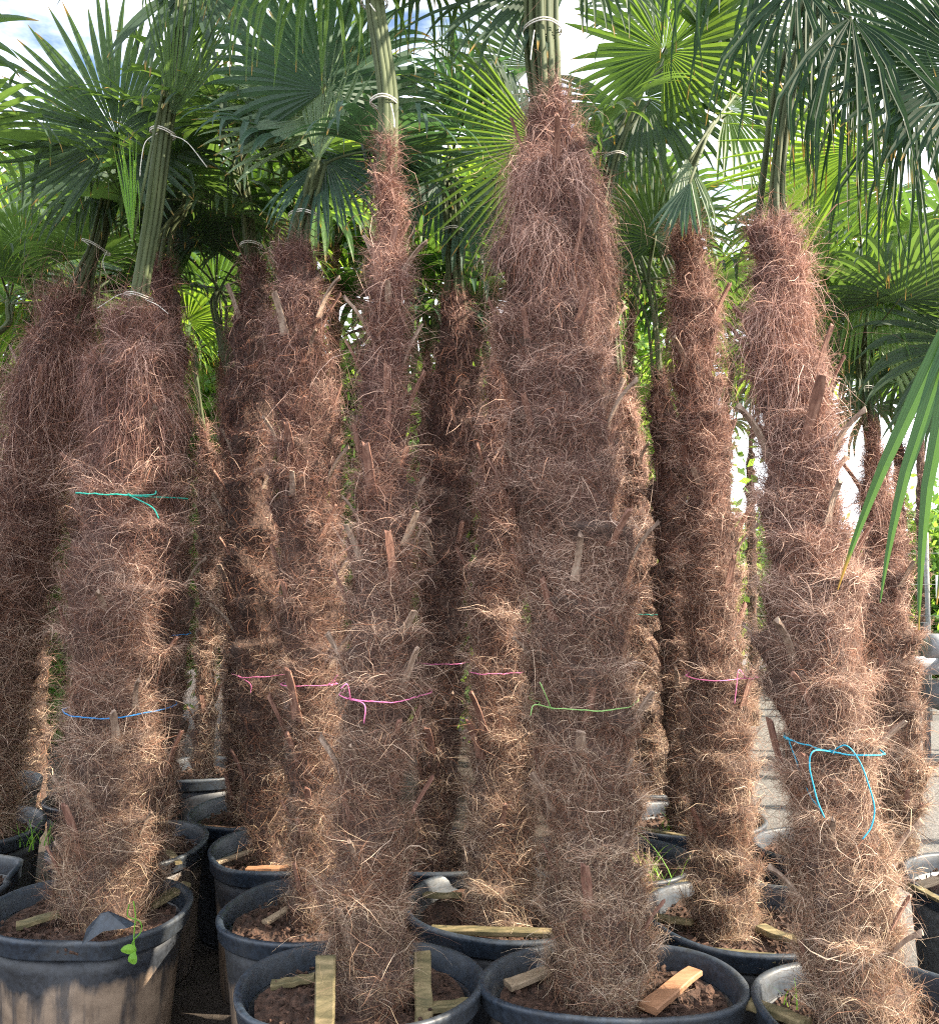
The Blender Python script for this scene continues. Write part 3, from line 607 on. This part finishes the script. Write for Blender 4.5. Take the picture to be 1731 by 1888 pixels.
SP = {  # label, bundle, generic count and options
 1: ('thick shaggy palm at the left in the dented tub, with teal and blue twine', [(255,548),(280,400),(300,245),(320,120),(335,20),(340,-60)], D(brad=.024, generic=2, gR=.45, nf=46000, wid=.0010, stubs=22, gel=(40, 80), light=-.03, extra_stems=10, ln=(.04,.09))),
 2: ('front palm with red-brown leaf stubs and a slim tall crown shaft', [(715,187),(703,90),(690,0),(680,-190)], D(brad=.021, generic=4, gR=.52, nf=42000, wid=.0009, stubs=40, dtop=.1, frizz=.9, light=-.05, ln=(.035,.08), gel=(10, 75), extra_stems=16)),
 3: ('tallest thickest palm right of the middle, with a bulging shaggy head and pale grey stubs', [(1003,120),(1000,55),(1000,-30),(1005,-200)], D(generic=3, gR=.52, nf=60000, wid=.00095, stubs=34, dtop=.8, light=.04, brad=.04, gel=(10, 75), extra_stems=18)),
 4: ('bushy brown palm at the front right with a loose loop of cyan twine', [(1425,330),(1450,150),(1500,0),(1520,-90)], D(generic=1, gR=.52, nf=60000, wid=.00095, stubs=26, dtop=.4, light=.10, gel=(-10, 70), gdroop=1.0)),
 5: ('dark red palm left of centre with pale fan leaves above a tight green stem bundle', [(555,420),(568,380),(590,300)], D(generic=3, gR=.45, nf=34000, wid=.0010, stubs=30, dtop=.2, light=-.10, lmat='leaf_blue', ghub=.3, extra_stems=7, frizz=1.0)),
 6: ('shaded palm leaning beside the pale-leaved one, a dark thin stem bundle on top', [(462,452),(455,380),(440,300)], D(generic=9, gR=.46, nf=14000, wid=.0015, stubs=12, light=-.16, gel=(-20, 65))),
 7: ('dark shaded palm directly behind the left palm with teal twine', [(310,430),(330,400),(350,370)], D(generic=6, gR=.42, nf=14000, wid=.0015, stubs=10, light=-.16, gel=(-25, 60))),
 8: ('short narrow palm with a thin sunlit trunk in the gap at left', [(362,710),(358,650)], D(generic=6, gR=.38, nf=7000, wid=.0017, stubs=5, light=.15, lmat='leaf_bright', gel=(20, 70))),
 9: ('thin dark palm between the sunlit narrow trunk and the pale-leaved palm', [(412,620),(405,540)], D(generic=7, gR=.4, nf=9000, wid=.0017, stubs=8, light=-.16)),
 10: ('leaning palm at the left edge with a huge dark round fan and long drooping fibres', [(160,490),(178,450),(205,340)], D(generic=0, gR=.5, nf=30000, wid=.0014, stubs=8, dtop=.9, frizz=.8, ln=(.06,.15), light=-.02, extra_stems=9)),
 11: ('palm just outside the left edge, only its leaves reaching in', [(-140,420),(-160,250)], D(generic=3, gR=.5, nf=5000, wid=.002, stubs=4)),
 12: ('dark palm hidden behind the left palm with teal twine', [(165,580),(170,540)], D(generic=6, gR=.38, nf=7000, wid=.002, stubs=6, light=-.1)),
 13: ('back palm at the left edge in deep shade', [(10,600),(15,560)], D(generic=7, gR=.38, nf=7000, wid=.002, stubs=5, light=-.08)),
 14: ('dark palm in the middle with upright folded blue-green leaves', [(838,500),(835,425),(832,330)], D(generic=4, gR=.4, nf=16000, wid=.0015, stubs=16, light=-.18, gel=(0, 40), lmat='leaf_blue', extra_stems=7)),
 15: ('pale tan palm left of the tallest one, a yellow-edged leaf fanning left from it', [(960,500),(985,380),(995,300)], D(generic=2, gR=.45, nf=34000, wid=.0010, stubs=14, dtop=.3, light=.10, ghub=.3)),
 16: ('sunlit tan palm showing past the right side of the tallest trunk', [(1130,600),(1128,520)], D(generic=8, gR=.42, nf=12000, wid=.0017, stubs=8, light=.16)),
 17: ('thin shaded palm close behind the slim sunlit one', [(1205,600),(1192,520)], D(generic=3, gR=.42, nf=12000, wid=.0016, stubs=8, light=-.05)),
 18: ('slim upright palm right of centre with pink twine', [(1264,370),(1275,320),(1320,230)], D(generic=0, gR=.46, nf=36000, wid=.0010, stubs=18, dtop=.3, light=.05, gel=(10, 70))),
 19: ('palm behind the tallest one with a bright round fan facing the path', [(1120,340),(1140,270),(1190,150)], D(generic=1, gR=.45, nf=10000, wid=.0016, stubs=8, light=.0)),
 20: ('fuzzy tan palm behind the front right one, its green crown low', [(1592,717),(1590,650)], D(generic=7, gR=.46, nf=20000, wid=.0014, stubs=14, light=.12, lmat='leaf', gel=(-5, 70))),
 21: ('palm just outside the right edge above the grey sunlit tub', [(1860,420),(1840,300)], D(generic=3, gR=.45, nf=5000, wid=.002, stubs=4)),
}
PALM = {}
for k in SP:
    lb, bd, kw = SP[k]
    PALM[k] = make_palm(k, TK[k], lb, bd, TR[k][0], LV.get(k, []), seed=k, **kw)

# foreground palm standing to the right of the camera, its leaves reaching into view
T22 = Trunk([(2500,300,160),(2500,1200,190),(2500,2400,190)], 1.25, 300, .435)
POT22 = make_pot(T22.P[0][0], 1.25, .30, 'tub outside the right edge in front', 77)
make_palm(22, T22, 'near palm outside the right edge, its broad leaf tips hanging into view', [(2420,120),(2250,0)], 1.25,
          [(1798,500,0,.52,-173,-30,6,D(n=7,half=17,split=.22,droop=.5,m='leaf_fore',wide=2.6,taper=1.6,brk=0)),
           (2060,120,.1,.34,-112,-10,25,D(n=5,half=9,split=.3,droop=.2,m='leaf_blue',wide=2.4,brk=0))], 3000, .0015, seed=22, generic=0)

# ------------------------------------------------------------------ palms further back
FAR = [  # px, Y, top py, width, label
 (60, 5.3, 600, 60, 'palm far back at the left edge, its crown filling the corner'), (-90, 6.2, 520, 60, 'far palm cut by the left edge'), (150, 6.6, 470, 50, 'far palm with a crown behind the huge dark fan'),
 (250, 5.6, 640, 55, 'far palm behind the dark shaded trunk at left'), (420, 5.4, 560, 50, 'far palm with hanging leaves in the gap at left'), (500, 7.4, 400, 46, 'tall far palm behind the pale fan leaves'),
 (620, 5.2, 440, 44, 'thin dark far palm just left of the slim crown shaft'), (700, 6.8, 520, 46, 'far palm behind the slim crown shaft'), (790, 5.5, 640, 50, 'low far palm left of the folded blue-green leaves'),
 (880, 7.2, 470, 44, 'far palm between the folded leaves and the tallest palm'), (1010, 6.0, 500, 50, 'far palm hidden behind the tallest palm'), (1165, 5.5, 560, 34, 'thin far palm with a small brown-tinged fan'),
 (1100, 8.2, 420, 36, 'far palm high behind the bright round fan'), (1385, 8.4, 800, 30, 'short far palm against the white sky'), (1500, 6.4, 520, 40, 'far palm above the front right palm'), (1700, 9.0, 760, 30, 'short far palm by the wire fence'),
 (1660, 5.6, 760, 40, 'low far palm filling the gap beside the fuzzy tan trunk'), (1800, 5.0, 620, 46, 'far palm cut by the right edge'), (1340, 6.6, 720, 34, 'low far palm in the gap left of the front right palm')]
for q, (px, Y, ty, wd, lb) in enumerate(FAR):
    base = at(px, 1020, Y); hgt = at(px, ty, Y)[2]
    T = Trunk([(px, ty, wd*.6), (px-3, ty+60, wd), (px, 1000, wd*1.1), (px+5, 1020+1.4*F/Y, wd*1.1)], Y, 500+q, 0.0)
    make_palm(50+q, T, lb, [(px+8, ty-30), (px+10, ty-60)], Y, [], 5000 if Y < 6.8 else 3000, .0028, generic=13 if q not in (13, 15) else 10, gR=.62 if q not in (13, 15) else .55, gel=(-35, 75), stubs=0,
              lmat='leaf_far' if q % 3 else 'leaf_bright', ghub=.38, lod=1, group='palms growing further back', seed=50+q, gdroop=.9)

# ------------------------------------------------------------------ far greenery (leaf clumps nobody could count)
def greenery(name, label, spec, seed, mat):
    rng = np.random.default_rng(seed); Vs = []
    for (cx, cy, cz, rx, ry, rz, n) in spec:
        for _ in range(max(1, n//400)):                 # clumps
            u = unit(rng.normal(0, 1, 3)); c = np.array([cx, cy, cz])+u*np.array([rx, ry, rz])*rng.uniform(.35, 1); m = 400
            p = c+rng.normal(0, 1, (m, 3))*np.array([.22, .22, .2])*rng.uniform(.6, 1.3)
            a, b = unit(rng.normal(0, 1, (m, 3))), unit(rng.normal(0, 1, (m, 3))); b = unit(np.cross(a, b)); s = rng.uniform(.03, .06, m)[:, None]
            Vs.append(np.stack([p-a*s*1.3, p+b*s*.6, p+a*s*1.3, p-b*s*.6], 1).reshape(-1, 3))
    V = np.vstack(Vs); V[:, 2] = np.maximum(V[:, 2], .02); Fq = np.arange(len(V)).reshape(-1, 4)
    o = mk(name, V, Fq, mat, attr={'tip': ('FLOAT', np.zeros(len(V)))}); tag(o, label, 'shrubs', kind='stuff')
M['bush'] = m_leaf('bush_leaf', (.05, .12, .03), (.10, .20, .05), (.30, .48, .06), .4)
greenery('shrubbery', 'leafy green shrubs growing along the far side of the yard', [(x, 11+.7*math.sin(x*2.1), 1.0, .8, .7, 1.05, 9000) for x in np.arange(1.2, 9, .85)], 3, M['bush'])
greenery('dense_greenery', 'dense dark greenery closing the view at left behind the palms', [(x, 7.9+.5*math.sin(x*1.7), 1.95, .7, .6, 2.0+.3*math.sin(x*1.3), 15000) for x in np.arange(-7, 1.4, .7)], 4, M['bush'])

# ------------------------------------------------------------------ boards wedged into the pots
BRD = [  # px0,py0,px1,py1, z, width, thickness, material, label
 ((30,1708),(112,1685), .48, .045, .03, 'wood_moss', 'weathered board left of the trunk in the dented tub'),
 ((275,1672),(345,1632), .485, .05, .03, 'wood_moss', 'mossy board on the right inside the dented tub'),
 ((500,1818),(580,1803), .47, .04, .025, 'wood_moss', 'short board lying left in the tub with the upright plank'),
 ((780,1862),(868,1850), .47, .04, .03, 'wood_moss', 'board lying right in the tub with the upright plank'),
 ((1195,1862),(1280,1790), .48, .058, .03, 'wood_orange', 'bright orange board propped in the dusty front tub'),
 ((935,1818),(1015,1788), .475, .05, .03, 'wood_pale', 'pale board at the left in the dusty front tub'),
 ((795,1715),(1030,1722), .482, .04, .03, 'wood_moss', 'long sunlit board along the front of the middle tub'),
 ((762,1650),(850,1652), .482, .03, .025, 'wood_moss', 'board at the back left of the middle tub'),
 ((1250,1752),(1430,1768), .48, .04, .032, 'wood_moss', 'mossy board in front of the slim palm with pink twine'),
 ((1195,1690),(1275,1702), .48, .035, .03, 'wood_moss', 'dark-sided board left of the slim palm with pink twine'),
 ((1402,1712),(1482,1742), .48, .05, .03, 'wood_moss', 'yellow-green board right of the slim palm with pink twine'),
 ((1372,1848),(1490,1890), .48, .04, .04, 'wood_moss', 'mossy beam at the left in the front right tub'),
 ((488,1702),(545,1668), .48, .03, .02, 'wood_pale', 'pale stick leaning in the muddy tub'),
 ((400,1592),(470,1566), .482, .026, .02, 'wood_pale', 'pale lath at the left in the mud-coated tub'),
 ((455,1604),(550,1598), .482, .035, .02, 'wood_orange', 'sunlit lath along the front of the mud-coated tub'),
 ((1172,1652),(1275,1622), .48, .045, .035, 'wood_moss', 'mossy board in the tub with tall grass'),
 ((1672,1642),(1731,1622), .482, .05, .02, 'wood_pale', 'upper yellow slat in the grey tub at the right edge'),
 ((1680,1630),(1745,1668), .495, .035, .02, 'wood_moss', 'lower crossing slat in the grey tub at the right edge'),
 ((345,1522),(430,1530), .48, .03, .02, 'wood_orange', 'lath in the tub behind the mud-coated tub'),
 ((300,1560),(330,1592), .48, .035, .02, 'wood_moss', 'small yellow board in the tub behind the dented tub'),
 ((1175,1528),(1265,1545), .48, .03, .03, 'wood_moss', 'mossy lath in the pale-rimmed tub'),
]
rb = np.random.default_rng(8)
for a, b, z, wd, th, mt, lb in BRD:
    V, Fq = box(onz(*a, z-.008), onz(*b, z+.008), wd*.92, th*.62, rng=rb, taper=rb.uniform(.75, 1)); tag(mk('wooden_board', V, Fq, M[mt]), lb, 'board', 'boards wedging the palms in their tubs')
for (px, py, Y, h, wd, tlt, lb) in [(597, 1880, 2.20, .17, .048, .05, 'upright mossy plank at the left in the front tub'), (782, 1850, 2.26, .12, .045, .12, 'upright plank right behind the slim trunk foot in the front tub')]:
    p = at(px, py, Y); p[2] = .44; V, Fq = box(p, p+np.array([-tlt*.1, tlt, h]), wd, .022, upv=(0, 1, 0), rng=rb)
    tag(mk('wooden_plank', V, Fq, M['wood_moss']), lb, 'plank', 'upright planks in the front tub')

# ------------------------------------------------------------------ twine
def wrap(k, py, a0, a1, mat, label, sag=.0, tails=(), rad=.0022, slope=0, lift=1.10):
    rad *= .72; lift -= .04
    """twine lying on a trunk from angle a0 to a1 (degrees, -90 faces the camera)"""
    T = TK[k]; Y = TR[k][0]; n = 30; ph = np.radians(np.linspace(a0, a1, n)); rr = np.random.default_rng(int(py))
    z = at(865, py, Y)[2]+slope*np.linspace(-1, 1, n)-sag*np.sin(np.linspace(0, math.pi, n))+.002*np.cumsum(rr.normal(0, .4, n))
    c = T.c(z); r = T.r(ph, z)*lift+.018
    P = np.stack([c[:, 0]+r*np.cos(ph), c[:, 1]+r*np.sin(ph), z], -1); parts = [tube(P, rad, 6)]
    ph2 = np.radians(np.linspace(a1, a0+360, 24)); z2 = np.linspace(z[-1], z[0], 24); c2 = T.c(z2); r2 = T.r(ph2, z2)*1.02+.010; r2[0] = r[-1]; r2[-1] = r[0]
    parts.append(tube(np.stack([c2[:, 0]+r2*np.cos(ph2), c2[:, 1]+r2*np.sin(ph2), z2], -1), rad, 6))
    for (i, pts) in tails:
        s = P[i]; path = [s]+[at(px, py_, s[1]-.030-.004*q) for q, (px, py_) in enumerate(pts)]
        parts.append(tube(smoothpath(path, 6), rad*.9, 6))
        parts.append(tube(np.array([s+[-.006, 0, .003], s+[.006, -.002, -.003]]), rad*1.9, 6))     # knot
    tag(mk('twine', *merge(parts), M[mat], smooth=True), label, 'twine', 'coloured twine tied round the trunks')
wrap(1, 918, -125, -65, 'tw_teal', 'teal twine round the left palm, at chest height', tails=[(27, [(282,912),(288,905)]), (27, [(280,935),(293,956)])], rad=.0032, slope=-.006, lift=1.12)
wrap(1, 1302, -160, -58, 'tw_blue', 'blue twine round the left palm just below the middle', sag=.012, rad=.003, lift=1.13)
wrap(2, 1272, -150, -32, 'tw_pink', 'bright pink twine with a hanging end round the red-stubbed front palm', tails=[(8, [(672,1300),(671,1334)]), (8, [(640,1262),(628,1270)])], rad=.0022, lift=1.16)
wrap(5, 1256, -150, -35, 'tw_pink', 'pink twine round the dark red palm left of centre', slope=0.0, tails=[(25, [(622,1245)])], rad=.002, lift=1.16)
wrap(6, 1240, -130, -60, 'tw_pink', 'thin pink twine crossing the shaded leaning palm', tails=[(4, [(462,1262),(462,1278)])], rad=.002, lift=1.15)
wrap(15, 1234, -120, -60, 'tw_pink', 'short mauve twine on the pale tan palm', rad=.0022, lift=1.15)
wrap(14, 1218, -120, -60, 'tw_pink', 'short pink twine on the dark middle palm', rad=.0022, lift=1.15)
wrap(3, 1290, -150, -35, 'tw_green', 'light green twine knotted on the tallest palm', tails=[(5, [(1003,1275),(995,1258)]), (5, [(985,1300),(978,1320)])], rad=.0022, lift=1.10)
wrap(18, 1240, -150, -35, 'tw_pink', 'pink twine with a long hanging end on the slim palm right of centre', tails=[(22, [(1362,1235),(1358,1262),(1354,1298)]), (22, [(1388,1252)])], rad=.0022, lift=1.16)
wrap(4, 1362, -160, -50, 'tw_cyan', 'cyan twine with a big loose loop on the front right palm', slope=-.012,
     tails=[(15, [(1500,1385),(1492,1410),(1500,1450),(1508,1480),(1520,1508)]), (15, [(1560,1375),(1585,1405),(1602,1450),(1612,1490),(1606,1525),(1590,1548)]), (2, [(1490,1460),(1510,1490),(1528,1515)])], rad=.0026, lift=1.12)
wrap(16, 1130, -110, -50, 'tw_teal', 'bit of teal twine on the sunlit tan palm behind the tallest', rad=.003, lift=1.15)
wrap(7, 1168, -80, -35, 'tw_blue', 'bit of blue twine on the dark shaded palm at left', rad=.0025, lift=1.15)
def tie(px, py, Y, r, label, tails=(), tilt=0, rad=.0019):
    c = at(px, py, Y); ph = np.linspace(0, 2*math.pi, 25); parts = []
    for s in (-.004, .003):
        P = np.stack([c[0]+r*np.cos(ph), c[1]+r*np.sin(ph), c[2]+s+tilt*r*np.cos(ph)+.002*np.sin(ph*3)], -1); parts.append(tube(P, rad, 6))
    for pts in tails:
        path = [at(*pts[0], Y-r)]+[at(x, y, Y-r-.01) for x, y in pts[1:]]; parts.append(tube(smoothpath(path, 6), rad*.8, 6))
    tag(mk('string_tie', *merge(parts), M['twine_white'], smooth=True), label, 'string', 'white strings tying up the leaf stems')
tie(300,245,2.88,.040,'white string high on the left palm stems, its long ends hanging', [[(290,245),(268,262),(260,300),(258,325)], [(315,248),(345,262),(382,308)]], -.15)
tie(255,548,2.88,.045,'white string low on the left palm stems, just above the fibre', [[(242,545),(220,543),(180,568)], [(268,552),(290,562),(310,578)]], -.15)
tie(707,188,2.345,.036,'white string round the slim crown shaft', [[(720,190),(726,215),(727,235)]])
tie(690,4,2.345,.036,'white string at the very top of the slim crown shaft', [[(682,6),(692,20)]])
tie(1000,55,2.38,.052,'white string round the green stems of the tallest palm', [[(985,55),(980,90),(978,110)]])
tie(178,455,3.66,.055,'white string with curly ends on the leaning palm at the left edge', [[(150,440),(165,452)], [(198,462),(190,480),(194,500)]], -.5)
tie(463,452,3.36,.042,'white string on the thin dark stem bundle')
tie(560,398,2.83,.048,'white string round the pale green stem bundle')
tie(835,425,3.38,.042,'white string on the folded blue-green leaves')
tie(1135,290,3.30,.045,'white string on the stems of the palm with the round fan')
tie(1592,717,3.32,.042,'white string on the low crown at right')

# ------------------------------------------------------------------ weeds
def weed(x, y, z, n, h, label, seed, spread=.05):
    rng = np.random.default_rng(seed); Vs, Fs, o = [], [], 0
    for q in range(n):
        a = rng.uniform(0, 6.28); p = np.array([x, y, z])+rng.normal(0, spread*.5, 3)*[1, 1, 0]; d = np.array([math.cos(a)*.25, math.sin(a)*.25, 1]); m = 7
        hh = h*rng.uniform(.5, 1.1); s = np.array([-math.sin(a), math.cos(a), 0]); wv = rng.uniform(.0018, .004)
        for i in range(m):
            t = i/(m-1); Vs += [p-s*wv*(1-t*.9), p+s*wv*(1-t*.9)]
            p = p+unit(d)*hh/m; d = d+np.array([math.cos(a), math.sin(a), -.6])*.16*rng.uniform(.5, 1.4)
        Fs += [[o+2*i, o+2*i+1, o+2*i+3, o+2*i+2] for i in range(m-1)]; o += 2*m
    tag(mk('grass_tuft', np.array(Vs), np.array(Fs), M['weed'], attr={'tip': ('FLOAT', np.zeros(len(Vs)))}), label, 'weed', 'weeds growing in the tubs')
p = onz(1210, 1640, .45); weed(p[0], p[1], .45, 26, .26, 'tall bright green grass in the tub with the mossy board', 1, .07)
p = onz(1240, 1535, .45); weed(p[0], p[1], .45, 20, .12, 'low leafy weed in the pale-rimmed tub', 2, .07)
p = onz(62, 1560, .45); weed(p[0], p[1], .45, 22, .15, 'grass in the dark tub at the left edge', 3, .06)
p = onz(1462, 1862, .45); weed(p[0], p[1], .45, 4, .12, 'single grass blades in the front right tub', 4, .02)
p = onz(240, 1680, .46); weed(p[0], p[1], .46, 10, .07, 'small green sprout beside the trunk in the dented tub', 5, .03)
def vine():
    t = thing('trailing_vine', at(242, 1690, 2.55), 'pale green vine with two leaves hanging over the dented rim', 'weed')
    for q, pts in enumerate([[(238,1668),(236,1690),(258,1700),(260,1718),(246,1735),(243,1745)], [(246,1662),(250,1690),(248,1712),(247,1735),(250,1762)]]):
        P = smoothpath([at(x, y, 2.535-.01*q) for x, y in pts], 8); mk('stem', *tube(P, .0017, 6), M['weed'], t, smooth=True)
        e = P[-1]; n = 14; ph = np.linspace(0, 2*math.pi, n, endpoint=False); rx, rz = (.022, .014) if q == 0 else (.013, .016)
        V = [e+np.array([0, -.004, -.008])]+[e+np.array([rx*math.cos(a)-.006, -.003*math.cos(2*a)-.004, rz*math.sin(a)*(1+.2*math.cos(a))-.008]) for a in ph]
        Fq = [[0, 1+i, 1+(i+1) % n, 1+(i+2) % n] for i in range(0, n, 2)]
        mk('leaf', np.array(V), np.array(Fq), M['weed'], t, attr={'tip': ('FLOAT', np.zeros(n+1))})
vine()
# torn flap of the dented rim, a part of the pot
pot1 = [o for o in col.objects if o.get('label', '').startswith('dented black tub')][0]
fl = [at(150,1745,2.545), at(160,1712,2.550), at(185,1685,2.560), at(200,1682,2.560), at(228,1694,2.560), at(250,1706,2.560), at(235,1712,2.540), at(190,1718,2.535)]
Vf = np.array(fl+[q+np.array([0, .006, 0]) for q in fl]); nfp = len(fl)
Ff = [[i, (i+1) % nfp, nfp+(i+1) % nfp, nfp+i] for i in range(nfp)]+[[0, 1, 2, 7], [2, 3, 6, 7], [3, 4, 5, 6]]+[[15, 10, 9, 8], [15, 14, 11, 10], [14, 13, 12, 11]]
f = mk('torn_flap', Vf, np.array(Ff), M['rim'], pot1); f['label'] = 'torn black flap standing up from the folded rim'

# ------------------------------------------------------------------ behind, at right: fence, sign, pipes
def fence():
    t = thing('wire_fence', (4.5, 8.6, 0), 'galvanised mesh fence at the far right behind the palms', 'fence')
    x0, x1, y, h = 2.2, 9.0, 8.6, 1.75; parts = []
    for x in np.arange(x0, x1, .11): parts.append(tube(np.array([[x, y, .05], [x, y, h]]), .0022, 4))
    for z in np.arange(.1, h+.01, .30): parts.append(tube(np.array([[x0, y-.004, z], [x1, y-.004, z]]), .0025, 4))
    mk('mesh_panel', *merge(parts), M['metal'], t)
    for x in np.arange(x0, x1+.1, 2.2): mk('post', *tube(np.array([[x, y+.03, 0], [x, y+.03, h+.05]]), .022, 10), M['metal'], t, smooth=True)
fence()
def sign():
    c = at(1731, 1082, 8.55); t = thing('sign', (c[0], c[1], c[2]-.1), 'small white sign with a red panel on the mesh fence', 'sign')
    mk('board', *box(c+[-.03, 0, -.0], c+[.28, 0, 0], .22, .012, upv=(0, 1, 0)), M['white'], t)
    mk('red_panel', *box(c+[0, -.012, .01], c+[.25, -.012, .01], .12, .006, upv=(0, 1, 0)), M['red'], t)
sign()
for q, (z, r, dy) in enumerate([(.92, .09, 0), (.55, .10, .15), (.74, .07, .3)]):
    V, Fq = tube(np.array([[3.35, 6.6+dy, z], [3.45, 6.6+dy, z], [6.6, 6.8+dy, z]]), r, 18)
    tag(mk('pipe', V, Fq, M['pipe' if q != 1 else 'dark_metal'], smooth=True), ['pale grey pipe on top of the rack at the right edge', 'thick dark pipe at the bottom of the rack at the right edge', 'dim middle pipe behind the others at the right edge'][q], 'pipe', 'pipes stacked at the right edge')
t = thing('pipe_rack', (4.6, 6.7, 0), 'dark metal rack carrying pipes at the right edge', 'rack')
for x in (3.6, 5.2):
    for y in (6.45, 7.12): mk('post', *box((x, y, 0), (x, y, 1.05), .05, .05, upv=(0, 1, 0)), M['dark_metal'], t)
    for z in (.42, .80): mk('crossbar', *box((x, 6.43, z), (x, 7.14, z), .04, .04), M['dark_metal'], t)
